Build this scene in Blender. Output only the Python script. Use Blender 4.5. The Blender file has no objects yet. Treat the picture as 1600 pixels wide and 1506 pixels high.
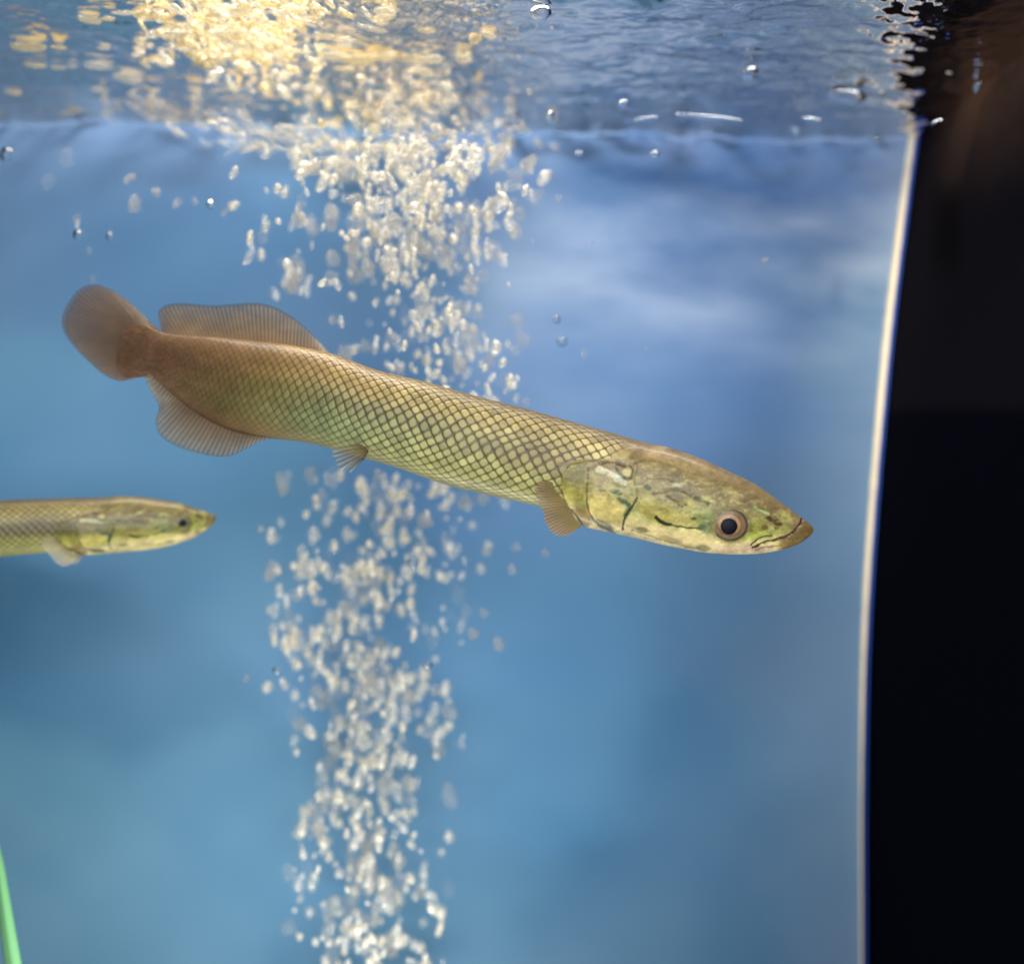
import bpy, math, random
import numpy as np
from mathutils import Vector, Matrix

random.seed(7); rng = np.random.default_rng(7)
sc = bpy.context.scene
C = sc.collection

# ------------------------------------------------------------------ camera
D = 0.75                       # camera to the fish, metres
K = 0.0004 / D                 # tangent of one photo pixel
ROLL = math.radians(1.4)
R_ = np.array([math.cos(ROLL), 0, math.sin(ROLL)])
U_ = np.array([-math.sin(ROLL), 0, math.cos(ROLL)])
cam_d = bpy.data.cameras.new("camera"); cam = bpy.data.objects.new("camera", cam_d); C.objects.link(cam)
cam.location = (0, -D, 0)
cam.matrix_world = Matrix(((R_[0], U_[0], 0, 0), (0, 0, -1, -D), (R_[2], U_[2], 0, 0), (0, 0, 0, 1)))
cam_d.sensor_width = 36; cam_d.sensor_fit = 'HORIZONTAL'
cam_d.lens = 36 * 0.5 / (800 * K)
cam_d.clip_start = 0.01; cam_d.clip_end = 50
cam_d.dof.use_dof = True; cam_d.dof.focus_distance = D - 0.015
cam_d.dof.aperture_fstop = 2.6
sc.camera = cam

# ------------------------------------------------------------------ world, lamps, exposure
w = bpy.data.worlds.new("World"); sc.world = w; w.use_nodes = True
w.node_tree.nodes["Background"].inputs[0].default_value = (0.55, 0.38, 0.30, 1)
w.node_tree.nodes["Background"].inputs[1].default_value = 0.025
sc.view_settings.view_transform = 'Standard'; sc.view_settings.look = 'None'
sc.view_settings.exposure = 0; sc.view_settings.gamma = 1
try: sc.view_settings.use_curve_mapping = False
except Exception: pass
sc.cycles.max_bounces = 10; sc.cycles.transparent_max_bounces = 24
sc.cycles.caustics_reflective = False; sc.cycles.caustics_refractive = False
sc.cycles.sample_clamp_indirect = 4.0
sc.cycles.use_denoising = True

def area(name, loc, target, sx, sy, power, col):
    l = bpy.data.lights.new(name, 'AREA'); l.shape = 'RECTANGLE'; l.size = sx; l.size_y = sy
    l.energy = power; l.color = col
    o = bpy.data.objects.new(name, l); C.objects.link(o); o.location = loc
    o.rotation_euler = (Vector(target) - Vector(loc)).to_track_quat('-Z', 'Y').to_euler()
    return o
area("tank_lamp", (-0.14, 0.10, 0.56), (-0.12, 0.12, 0), 0.45, 0.12, 3.3, (1.0, 0.83, 0.56))
area("room_light", (0.05, -1.15, 0.20), (0, 0.2, -0.10), 1.3, 0.8, 20.0, (1.0, 0.98, 0.95))
area("backdrop_fill", (0.0, 0.08, 0.62), (0.0, 0.35, -0.10), 1.0, 0.10, 4.8, (0.95, 0.98, 1.0))  # added unseen light, there to brighten the backdrop
area("plume_fill", (-0.13, 0.05, -0.50), (-0.15, 0.17, -0.1), 0.30, 0.08, 1.5, (1.0, 0.95, 0.84))  # added uplight below the view, brightens the plume and the belly
sp = bpy.data.lights.new("corner_lamp", 'SPOT'); sp.energy = 26; sp.color = (1.0, 0.82, 0.52)
sp.spot_size = math.radians(24); sp.spot_blend = 1.0; sp.shadow_soft_size = 0.02
so = bpy.data.objects.new("corner_lamp", sp); C.objects.link(so); so.location = (0.345, 0.10, 0.62)
so.rotation_euler = (Vector((0.362, 0.34, 0.08)) - Vector(so.location)).to_track_quat('-Z', 'Y').to_euler()

# ------------------------------------------------------------------ helpers
def P(px, py, y=0.0):
    px = np.asarray(px, float); py = np.asarray(py, float); y = np.asarray(y, float)
    d = y + D
    cx = (px - 800) * K * d; cz = (753 - py) * K * d
    return np.stack([R_[0]*cx + U_[0]*cz, y + 0*cx, R_[2]*cx + U_[2]*cz], -1)
def proj(p):
    d = p[..., 1] + D
    cx = (p[..., 0]*R_[0] + p[..., 2]*R_[2]) / d / K
    cz = (p[..., 0]*U_[0] + p[..., 2]*U_[2]) / d / K
    return 800 + cx, 753 - cz
ZW = 0.319                     # the water's surface
BACK = 0.35
def S(px, py):                 # the point of the water's surface seen at a pixel
    dx = (px-800)*K; dz = (753-py)*K
    dirz = R_[2]*dx + U_[2]*dz; dirx = R_[0]*dx + U_[0]*dz
    t = ZW / dirz
    return np.array([dirx*t, t - D, ZW])

def lin(c):
    c = np.asarray(c, float) / 255.0
    return np.where(c <= 0.04045, c/12.92, ((np.clip(c, 0, None)+0.055)/1.055)**2.4)
def L4(c, a=1.0): return (*[float(v) for v in lin(c)], a)

def hash2(i, j, s=0):
    n = np.sin(i*127.1 + j*311.7 + s*74.7) * 43758.5453
    return n - np.floor(n)
def vnoise(x, y, s=0):
    xi = np.floor(x); yi = np.floor(y); fx = x-xi; fy = y-yi
    fx = fx*fx*(3-2*fx); fy = fy*fy*(3-2*fy)
    a = hash2(xi, yi, s); b = hash2(xi+1, yi, s); c = hash2(xi, yi+1, s); d = hash2(xi+1, yi+1, s)
    return (a*(1-fx)+b*fx)*(1-fy) + (c*(1-fx)+d*fx)*fy
def fbm(x, y, s=0, o=4):
    t = 0; a = 0.5; tot = 0
    for k in range(o):
        t = t + a*vnoise(x*2**k + 17*k, y*2**k - 11*k, s+k); tot += a; a *= 0.55
    return t/tot
def sstep(a, b, x):
    t = np.clip((x-a)/(b-a), 0, 1); return t*t*(3-2*t)

def tag(o, label=None, cat=None, group=None, kind=None):
    if label: o['label'] = label
    if cat: o['category'] = cat
    if group: o['group'] = group
    if kind: o['kind'] = kind
    return o
def empty(name, loc):
    o = bpy.data.objects.new(name, None); C.objects.link(o); o.location = loc
    o.empty_display_size = 0.02; return o
def mesh_obj(name, verts, faces, mat, parent=None, cols=None, smooth=True):
    me = bpy.data.meshes.new(name)
    me.from_pydata(np.asarray(verts).tolist(), [], faces if isinstance(faces, list) else faces.tolist())
    if cols is not None:
        at = me.color_attributes.new("Col", 'FLOAT_COLOR', 'POINT')
        at.data.foreach_set("color", np.asarray(cols, np.float32).ravel())
    if smooth: me.polygons.foreach_set("use_smooth", [True]*len(me.polygons))
    me.materials.append(mat); me.update()
    o = bpy.data.objects.new(name, me); C.objects.link(o)
    if parent: o.parent = parent
    return o
def grid_faces(n, m, wrap=False):
    i = np.arange(n-1)[:, None]; j = np.arange(m if wrap else m-1)[None, :]
    j2 = (j+1) % m
    a = i*m+j; b = i*m+j2; c = (i+1)*m+j2; d = (i+1)*m+j
    return np.stack([a, b, c, d], -1).reshape(-1, 4)
def box(name, lo, hi, mat, parent=None):
    x0, y0, z0 = lo; x1, y1, z1 = hi
    v = [(x0,y0,z0),(x1,y0,z0),(x1,y1,z0),(x0,y1,z0),(x0,y0,z1),(x1,y0,z1),(x1,y1,z1),(x0,y1,z1)]
    f = [(0,3,2,1),(4,5,6,7),(0,1,5,4),(1,2,6,5),(2,3,7,6),(3,0,4,7)]
    return mesh_obj(name, v, f, mat, parent, smooth=False)
def catmull(pts, n):
    p = np.asarray(pts, float); m = len(p)
    t = np.linspace(0, m-1-1e-9, n); i = t.astype(int); f = (t-i)[:, None]
    g = lambda k: p[np.clip(k, 0, m-1)]
    p0, p1, p2, p3 = g(i-1), g(i), g(i+1), g(i+2)
    return 0.5*((2*p1) + (-p0+p2)*f + (2*p0-5*p1+4*p2-p3)*f**2 + (-p0+3*p1-3*p2+p3)*f**3)
def resample(pts, n, dense=400):
    q = catmull(pts, dense); s = np.r_[0, np.cumsum(np.linalg.norm(np.diff(q, axis=0), axis=1))]
    t = np.linspace(0, s[-1], n)
    return np.stack([np.interp(t, s, q[:, k]) for k in range(q.shape[1])], -1)

# ------------------------------------------------------------------ materials
def new_mat(name):
    m = bpy.data.materials.new(name); m.use_nodes = True
    nt = m.node_tree; nt.nodes.clear()
    out = nt.nodes.new('ShaderNodeOutputMaterial')
    return m, nt, out
def N(nt, t, **kw):
    n = nt.nodes.new(t)
    for k, v in kw.items(): setattr(n, k, v)
    return n
def bump(nt, scale, strength, dist=0.001, detail=3):
    tc = N(nt, 'ShaderNodeTexCoord'); no = N(nt, 'ShaderNodeTexNoise')
    no.inputs['Scale'].default_value = scale; no.inputs['Detail'].default_value = detail
    nt.links.new(tc.outputs['Object'], no.inputs['Vector'])
    b = N(nt, 'ShaderNodeBump'); b.inputs['Strength'].default_value = strength; b.inputs['Distance'].default_value = dist
    nt.links.new(no.outputs['Fac'], b.inputs['Height'])
    return b

def mat_attr(name, rough, spec=0.5, coat=0.0, bscale=0, bstr=0.0):
    m, nt, out = new_mat(name)
    b = N(nt, 'ShaderNodeBsdfPrincipled'); a = N(nt, 'ShaderNodeAttribute', attribute_name="Col")
    nt.links.new(a.outputs['Color'], b.inputs['Base Color'])
    b.inputs['Roughness'].default_value = rough; b.inputs['Specular IOR Level'].default_value = spec
    b.inputs['Coat Weight'].default_value = coat; b.inputs['Coat Roughness'].default_value = 0.15
    if bscale:
        bp = bump(nt, bscale, bstr, 0.0006); nt.links.new(bp.outputs[0], b.inputs['Normal'])
    nt.links.new(b.outputs[0], out.inputs[0]); return m
M_skin = mat_attr("fish_skin", 0.40, 0.35, 0.16, 260, 0.35)
M_back = mat_attr("printed_backdrop", 0.85, 0.1)
M_wall = mat_attr("black_panel", 0.9, 0.02)
M_iris = mat_attr("iris", 0.45, 0.4, 0.3)

def mat_fin():
    m, nt, out = new_mat("fin_membrane")
    a = N(nt, 'ShaderNodeAttribute', attribute_name="Col")
    b = N(nt, 'ShaderNodeBsdfPrincipled'); b.inputs['Roughness'].default_value = 0.4
    b.inputs['Specular IOR Level'].default_value = 0.35
    tr = N(nt, 'ShaderNodeBsdfTranslucent'); mx = N(nt, 'ShaderNodeMixShader'); mx.inputs[0].default_value = 0.35
    tp = N(nt, 'ShaderNodeBsdfTransparent'); m2 = N(nt, 'ShaderNodeMixShader')
    nt.links.new(a.outputs['Color'], b.inputs['Base Color']); nt.links.new(a.outputs['Color'], tr.inputs['Color'])
    nt.links.new(b.outputs[0], mx.inputs[1]); nt.links.new(tr.outputs[0], mx.inputs[2])
    nt.links.new(a.outputs['Alpha'], m2.inputs[0]); nt.links.new(tp.outputs[0], m2.inputs[1]); nt.links.new(mx.outputs[0], m2.inputs[2])
    nt.links.new(m2.outputs[0], out.inputs[0]); return m
M_fin = mat_fin()

def mat_pr(name, col, rough=0.5, spec=0.5, coat=0, **kw):
    m, nt, out = new_mat(name)
    b = N(nt, 'ShaderNodeBsdfPrincipled'); b.inputs['Base Color'].default_value = L4(col)
    b.inputs['Roughness'].default_value = rough; b.inputs['Specular IOR Level'].default_value = spec
    b.inputs['Coat Weight'].default_value = coat
    no = N(nt, 'ShaderNodeTexNoise'); no.inputs['Scale'].default_value = kw.get('ns', 40)
    mx = N(nt, 'ShaderNodeMixRGB', blend_type='MULTIPLY'); mx.inputs[0].default_value = kw.get('nf', 0.3)
    mx.inputs[1].default_value = L4(col); nt.links.new(no.outputs['Color'], mx.inputs[2])
    nt.links.new(mx.outputs[0], b.inputs['Base Color'])
    nt.links.new(b.outputs[0], out.inputs[0]); return m
M_pupil = mat_pr("pupil_black", (10, 14, 30), 0.5, 0.15, 0.0, nf=0.0)
M_bead = mat_pr("clear_sealant_bead", (250, 236, 206), 0.3, 0.5, 0.2, nf=0.12, ns=120)
M_fringe = mat_pr("blue_fringe", (34, 84, 190), 0.4, 0.4, nf=0.1)  # blue of the colour fringe beside the seam, put in as a strip
M_leaf = mat_pr("plant_green", (128, 200, 140), 0.5, 0.4, nf=0.35, ns=30)
M_floor = mat_pr("pale_floor", (200, 205, 200), 0.9, 0.1)
M_smudge = mat_pr("dark_rubber", (9, 6, 8), 0.8, 0.1)

def mat_bubble(name, c1, c2, amin, amax, glass=0.5):
    m, nt, out = new_mat(name)
    oi = N(nt, 'ShaderNodeObjectInfo'); tc = N(nt, 'ShaderNodeTexCoord'); no = N(nt, 'ShaderNodeTexNoise')
    no.inputs['Scale'].default_value = 160; no.inputs['Detail'].default_value = 2
    nt.links.new(tc.outputs['Object'], no.inputs['Vector'])
    ge = N(nt, 'ShaderNodeNewGeometry')
    add = N(nt, 'ShaderNodeMath', operation='ADD')
    nt.links.new(oi.outputs['Random'], add.inputs[0]); nt.links.new(ge.outputs['Random Per Island'], add.inputs[1])
    fr = N(nt, 'ShaderNodeMath', operation='FRACT'); nt.links.new(add.outputs[0], fr.inputs[0])
    mc = N(nt, 'ShaderNodeMixRGB'); mc.inputs[1].default_value = L4(c1); mc.inputs[2].default_value = L4(c2)
    nt.links.new(fr.outputs[0], mc.inputs[0])
    di = N(nt, 'ShaderNodeBsdfDiffuse'); tr = N(nt, 'ShaderNodeBsdfTranslucent'); gl = N(nt, 'ShaderNodeBsdfGlossy'); gl.inputs['Roughness'].default_value = 0.12
    b = N(nt, 'ShaderNodeBump'); b.inputs['Strength'].default_value = 0.7; b.inputs['Distance'].default_value = 0.0015
    nt.links.new(no.outputs['Fac'], b.inputs['Height']); nt.links.new(b.outputs[0], gl.inputs['Normal']); nt.links.new(b.outputs[0], di.inputs['Normal'])
    nt.links.new(mc.outputs[0], di.inputs['Color']); nt.links.new(mc.outputs[0], tr.inputs['Color'])
    m1 = N(nt, 'ShaderNodeMixShader'); m1.inputs[0].default_value = 0.32
    nt.links.new(di.outputs[0], m1.inputs[1]); nt.links.new(tr.outputs[0], m1.inputs[2])
    m2 = N(nt, 'ShaderNodeMixShader'); m2.inputs[0].default_value = 0.25
    nt.links.new(m1.outputs[0], m2.inputs[1]); nt.links.new(gl.outputs[0], m2.inputs[2])
    gs = N(nt, 'ShaderNodeBsdfGlass'); gs.inputs['IOR'].default_value = 0.78; gs.inputs['Roughness'].default_value = 0.12
    nt.links.new(b.outputs[0], gs.inputs['Normal'])
    m4 = N(nt, 'ShaderNodeMixShader'); m4.inputs[0].default_value = glass; nt.links.new(m2.outputs[0], m4.inputs[1]); nt.links.new(gs.outputs[0], m4.inputs[2]); m2 = m4
    tp = N(nt, 'ShaderNodeBsdfTransparent'); m3 = N(nt, 'ShaderNodeMixShader')
    mr = N(nt, 'ShaderNodeMapRange'); mr.inputs['To Min'].default_value = amin; mr.inputs['To Max'].default_value = amax
    nt.links.new(fr.outputs[0], mr.inputs['Value'])
    mu = N(nt, 'ShaderNodeMapRange'); mu.inputs['From Min'].default_value = 0.35; mu.inputs['From Max'].default_value = 0.6
    mu.inputs['To Min'].default_value = 0.25; mu.inputs['To Max'].default_value = 1.0
    nt.links.new(no.outputs['Fac'], mu.inputs['Value'])
    pr = N(nt, 'ShaderNodeMath', operation='MULTIPLY'); nt.links.new(mr.outputs[0], pr.inputs[0]); nt.links.new(mu.outputs[0], pr.inputs[1])
    lw = N(nt, 'ShaderNodeLayerWeight'); lw.inputs[0].default_value = 0.5
    lr = N(nt, 'ShaderNodeMapRange'); lr.inputs['From Min'].default_value = 0.22; lr.inputs['From Max'].default_value = 0.85
    lr.inputs['To Min'].default_value = 1.0; lr.inputs['To Max'].default_value = 0.03
    nt.links.new(lw.outputs['Facing'], lr.inputs['Value'])
    p2 = N(nt, 'ShaderNodeMath', operation='MULTIPLY'); nt.links.new(pr.outputs[0], p2.inputs[0]); nt.links.new(lr.outputs[0], p2.inputs[1])
    nt.links.new(p2.outputs[0], m3.inputs[0]); nt.links.new(tp.outputs[0], m3.inputs[1]); nt.links.new(m2.outputs[0], m3.inputs[2])
    nt.links.new(m3.outputs[0], out.inputs[0]); return m
M_bub = mat_bubble("milky_bubble", (252, 253, 252), (255, 244, 220), 0.08, 0.72)
M_fine = mat_bubble("bright_bubble", (255, 255, 250), (255, 247, 222), 0.3, 1.0, 0.15)
M_pale = mat_bubble("pale_foam", (250, 246, 236), (255, 236, 184), 0.2, 0.95)
M_foam = mat_bubble("golden_foam", (255, 250, 232), (255, 230, 150), 0.55, 1.0, 0.2)

m, nt, out = new_mat("clear_bubble"); M_glass = m
g = N(nt, 'ShaderNodeBsdfGlass'); g.inputs['IOR'].default_value = 0.75; g.inputs['Roughness'].default_value = 0.02
nt.links.new(g.outputs[0], out.inputs[0])

m, nt, out = new_mat("water_surface"); M_water = m
fr = N(nt, 'ShaderNodeFresnel'); fr.inputs['IOR'].default_value = 1.33
gl = N(nt, 'ShaderNodeBsdfGlossy'); gl.inputs['Roughness'].default_value = 0.03; gl.inputs['Color'].default_value = (0.86, 0.79, 0.73, 1)
tp = N(nt, 'ShaderNodeBsdfTransparent'); mx = N(nt, 'ShaderNodeMixShader')
b = bump(nt, 90, 0.35, 0.0012, 2); nt.links.new(b.outputs[0], gl.inputs['Normal'])
nt.links.new(fr.outputs[0], mx.inputs[0]); nt.links.new(tp.outputs[0], mx.inputs[1]); nt.links.new(gl.outputs[0], mx.inputs[2])
nt.links.new(mx.outputs[0], out.inputs[0])

# ------------------------------------------------------------------ setting: backdrop, side wall, seam, surface
BG = [(50,215,118,152,204),(300,215,112,148,200),(50,300,98,142,192),(50,400,84,130,180),(50,600,92,146,192),(250,400,84,130,180),
 (250,650,96,150,200),(150,760,100,152,200),(100,1050,68,118,160),(230,1010,72,122,166),(50,1230,88,139,176),(200,1400,94,144,184),(60,1450,92,142,180),
 (350,900,96,148,194),(350,1250,86,138,180),(1000,340,84,122,178),(1100,360,84,120,174),(880,440,142,172,216),(1000,480,126,158,208),(1130,520,134,164,212),(1345,520,116,148,190),(1350,800,112,146,190),(1350,1100,106,140,184),(1350,1400,100,134,176),(1250,245,136,164,208),(1400,240,130,156,196),
 (900,570,110,150,205),(1000,600,104,146,202),(1200,280,106,138,192),(1320,270,112,142,190),(1350,450,104,136,182),(1350,600,98,132,178),(1150,640,88,128,184),
 (1250,440,98,132,180),(1000,700,96,138,194),(1100,930,82,128,174),(900,950,92,144,194),(900,1200,88,140,186),(1100,1200,74,122,168),
 (1100,1330,72,118,164),(1300,1350,82,122,166),(1310,900,96,134,178),(1310,1100,90,130,174),(1000,1450,76,122,164),(600,1300,92,142,186),(600,950,94,146,196),
 (600,450,90,134,186),(450,330,90,136,188),(800,300,98,136,190),(800,750,94,142,196),(1250,1000,86,122,166),(1200,780,86,122,168),(700,1450,84,132,172)]
BG = np.array(BG, float)
nx, ny = 260, 240
gx = np.linspace(-500, 1440, nx); gy = np.linspace(60, 1750, ny)
GX, GY = np.meshgrid(gx, gy, indexing='ij')
wx = GX + 120*(fbm(GX/220, GY/160, 3)-.5); wy = GY + 90*(fbm(GX/240, GY/150, 9)-.5)
wt = np.exp(-((wx[..., None]-BG[:, 0])**2 + (1.25*(wy[..., None]-BG[:, 1]))**2)/(2*75.0**2)) + 1e-9*np.exp(-((wx[..., None]-BG[:, 0])**2+(wy[..., None]-BG[:, 1])**2)/(2*300.0**2)) + 1e-14
bg = (wt[..., None]*BG[:, 2:]).sum(-2)/wt.sum(-1)[..., None]
cl = (fbm(GX/210, GY/70, 21, 5)-.5)*sstep(750, 300, GY)*sstep(700, 950, GX) + 0.25*(fbm(GX/300, GY/260, 5, 3)-.5)
bg = bg + np.array([4, -1, -7]) + cl[..., None]*np.array([125, 102, 76])
BGK = 0.86
cols = np.concatenate([lin(np.clip(bg, 0, 255))*BGK, np.ones((nx, ny, 1))], -1)
SEAM = [(1438,100),(1425,215),(1413,300),(1400,400),(1388,500),(1378,600),(1369,700),(1361,800),(1354,900),(1349,1000),(1346,1100),(1344,1250),(1344,1400),(1345,1560),(1347,1750)]
seam = catmull(SEAM, 160)
# clip the panel's right edge along the seam
edge = np.interp(gy, seam[:, 1], seam[:, 0])
GXc = np.minimum(GX, edge[None, :] + 1)
pts = P(GXc, GY, BACK)
back = mesh_obj("backdrop", pts.reshape(-1, 3), grid_faces(nx, ny), M_back, cols=cols.reshape(-1, 4))
mod = back.modifiers.new("thick", 'SOLIDIFY'); mod.thickness = 0.006; mod.offset = 0
tag(back, "cloudy blue printed panel closing the back of the aquarium", "backdrop", kind='structure')

# side wall: follows the seam and runs toward the viewer
n = len(seam); m_ = 90
yy = np.linspace(BACK+0.004, -0.42, m_)
base = P(seam[:, 0]+8.2, seam[:, 1], BACK)
W = np.repeat(base[:, None, :], m_, 1); W[..., 1] = yy[None, :]
wpx, wpy = proj(W)
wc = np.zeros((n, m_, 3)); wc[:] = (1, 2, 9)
up = sstep(655, 625, wpy)[..., None]; wc = wc*(1-up) + np.array([14, 12, 18])*up  # upper zone lighter: a faint reflection painted into the panel colour
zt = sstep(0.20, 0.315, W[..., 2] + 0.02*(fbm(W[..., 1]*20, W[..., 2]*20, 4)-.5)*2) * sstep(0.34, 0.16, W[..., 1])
wc = wc*(1-zt[..., None]) + np.array([62, 46, 38])*zt[..., None]  # reflected brown glow near the waterline, painted into the panel colour
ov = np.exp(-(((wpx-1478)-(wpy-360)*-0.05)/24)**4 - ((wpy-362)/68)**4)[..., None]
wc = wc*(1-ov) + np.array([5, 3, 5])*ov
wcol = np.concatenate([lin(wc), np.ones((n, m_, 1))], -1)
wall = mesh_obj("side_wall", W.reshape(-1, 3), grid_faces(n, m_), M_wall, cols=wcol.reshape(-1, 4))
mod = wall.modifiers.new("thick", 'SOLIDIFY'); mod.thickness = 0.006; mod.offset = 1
tag(wall, "black end panel of the aquarium right of the bright seam", "wall", kind='structure')

# the bright seam: half-round bead plus an added strip imitating the blue colour fringe at its right
root = empty("corner_seam", P(1380, 800, BACK-0.004).tolist())
tag(root, "bright warm strip running down the back corner beside the black panel", "strip")
def seam_tube(name, off, hw, depth, mat, jit):
    q = seam; k = 12; V = []
    for i, (x, y) in enumerate(q):
        wd = hw * np.interp(y, [200, 600, 900, 1100, 1250, 1700], [1.0, .92, .72, .38, .08, .03])
        wd *= 1 + jit*(vnoise(np.array([y/14.0]), np.array([1.0]))[0]-.5)
        c = P(x+off, y, BACK-0.004)
        for j in range(k):
            a = 2*math.pi*j/k
            V.append(c + R_*math.cos(a)*wd*K*(BACK+D) + np.array([0, -1, 0])*math.sin(a)*depth)
    V = np.array(V) - np.array(root.location)
    return mesh_obj(name, V, grid_faces(len(q), k, True), mat, root)
seam_tube("sealant_bead", 0.0, 5.4, 0.006, M_bead, 0.25)
seam_tube("blue_fringe", 6.2, 2.4, 0.008, M_fringe, 0.1)

fl = box("tank_floor", (-0.85, -0.42, -0.56), (0.45, 0.36, -0.54), M_floor)
tag(fl, "pale floor of the aquarium below the view", "floor", kind='structure')

# water surface
nx, ny = 620, 420
xs = np.linspace(-0.85, 0.368, nx); ys = np.linspace(-0.42, 0.345, ny)
X, Y = np.meshgrid(xs, ys, indexing='ij')
Z = ZW + 0.0100*(fbm(X*11, Y*17, 31, 2)-.5) + 0.0048*(fbm(X*34+2*fbm(X*9,Y*9,8), Y*52, 41, 3)-.5) + 0.0013*(fbm(X*120, Y*150, 51, 2)-.5)
turb = sstep(0.16, 0.0, np.abs(X+0.12))
Z += turb*0.004*(fbm(X*70, Y*80, 61, 3)-.5)
Z += sstep(.20,.345,Y)*(0.012*(fbm(X*8, Y*4, 71, 2)-.5) + 0.010*(fbm(X*34, Y*12, 73, 3)-.5))
wat = mesh_obj("water_surface", np.stack([X, Y, Z], -1).reshape(-1, 3), grid_faces(nx, ny)[:, ::-1], M_water)
tag(wat, "rippled underside of the water surface mirroring the blue backdrop", "water", kind='structure')

# ------------------------------------------------------------------ fish
ST = [ # top x,y, bottom x,y, half width / half height, depth y
 (183,536,182,560,.03,.052),(190,520,186,577,.03,.051),(205,508,198,590,.05,.050),(228,509,212,590,.09,.048),(250,519,232,590,.18,.046),(275,523,252,601,.24,.043),(330,526,300,640,.32,.036),(390,532,355,670,.42,.028),
 (450,539,415,684,.52,.021),(518,553,480,692,.60,.014),(590,579,545,709,.66,.008),(664,597,625,732,.70,.004),
 (742,619,700,758,.70,.0),(821,639,780,777,.70,.0),(895,660,855,795,.70,.0),(942,673,900,818,.70,0),(985,685,950,830,.71,0),
 (1015,694,982,837,.71,.0),(1048,701,1015,845,.70,.0),(1090,716,1060,855,.68,.0),(1135,736,1110,863,.66,.0),
 (1180,758,1160,865,.64,.0),(1215,783,1200,862,.62,.0),(1240,801,1230,855,.60,.0),(1258,814,1254,845,.58,.0),
 (1268,822,1266,836,.55,.0),(1271.5,827,1271,831,.5,.0)]
# colours down the flank: x -> five sRGB values from back to belly
FL = {200:[(112,84,64),(100,74,56),(98,72,54),(100,76,58),(110,84,66)],
      270:[(132,102,74),(106,80,58),(100,74,54),(106,82,60),(120,96,74)],
      400:[(142,112,78),(118,92,58),(106,94,56),(110,104,64),(120,92,62)],
      520:[(128,104,70),(138,116,72),(110,108,64),(118,122,84),(128,126,86)],
      700:[(116,98,62),(147,132,84),(122,118,66),(140,140,90),(160,158,104)],
      850:[(112,94,58),(148,133,88),(116,102,58),(144,140,86),(172,170,114)],
      960:[(124,104,68),(170,155,108),(140,125,75),(150,150,85),(190,180,120)]}
HB = np.array([(640,1010),(690,1004),(702,992),(716,976),(718.5,925),(726,890),(744,877),(771,878),(795,889),(823,911),(840,925)], float)

def cropxy(p): return np.array([(820+a*0.3, 660+b*0.3) for a, b in p], float)
def dline(x, y, pts):
    p = catmull(pts, 5*len(pts)) if len(pts) > 2 else np.asarray(pts, float)
    best = np.full(x.shape, 1e9)
    for a, b in zip(p[:-1], p[1:]):
        ab = b-a; L = (ab**2).sum()+1e-9
        t = np.clip(((x-a[0])*ab[0]+(y-a[1])*ab[1])/L, 0, 1)
        best = np.minimum(best, np.hypot(x-a[0]-t*ab[0], y-a[1]-t*ab[1]))
    return best
def ell(x, y, cx, cy, rx, ry, ang=0, soft=.35):
    cx, cy = 820+cx*.3, 660+cy*.3; rx *= .3; ry *= .3; a = math.radians(ang)
    dx = x-cx; dy = y-cy; u = dx*math.cos(a)+dy*math.sin(a); v = -dx*math.sin(a)+dy*math.cos(a)
    return sstep(1+soft, 1-soft, np.hypot(u/rx, v/ry))
def line(x, y, pts, wd, soft=2.2):
    d = dline(x, y, cropxy(pts)); h = wd*.3*.5
    return sstep(h+soft*.5, max(h-soft*.5, 0), d)

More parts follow.
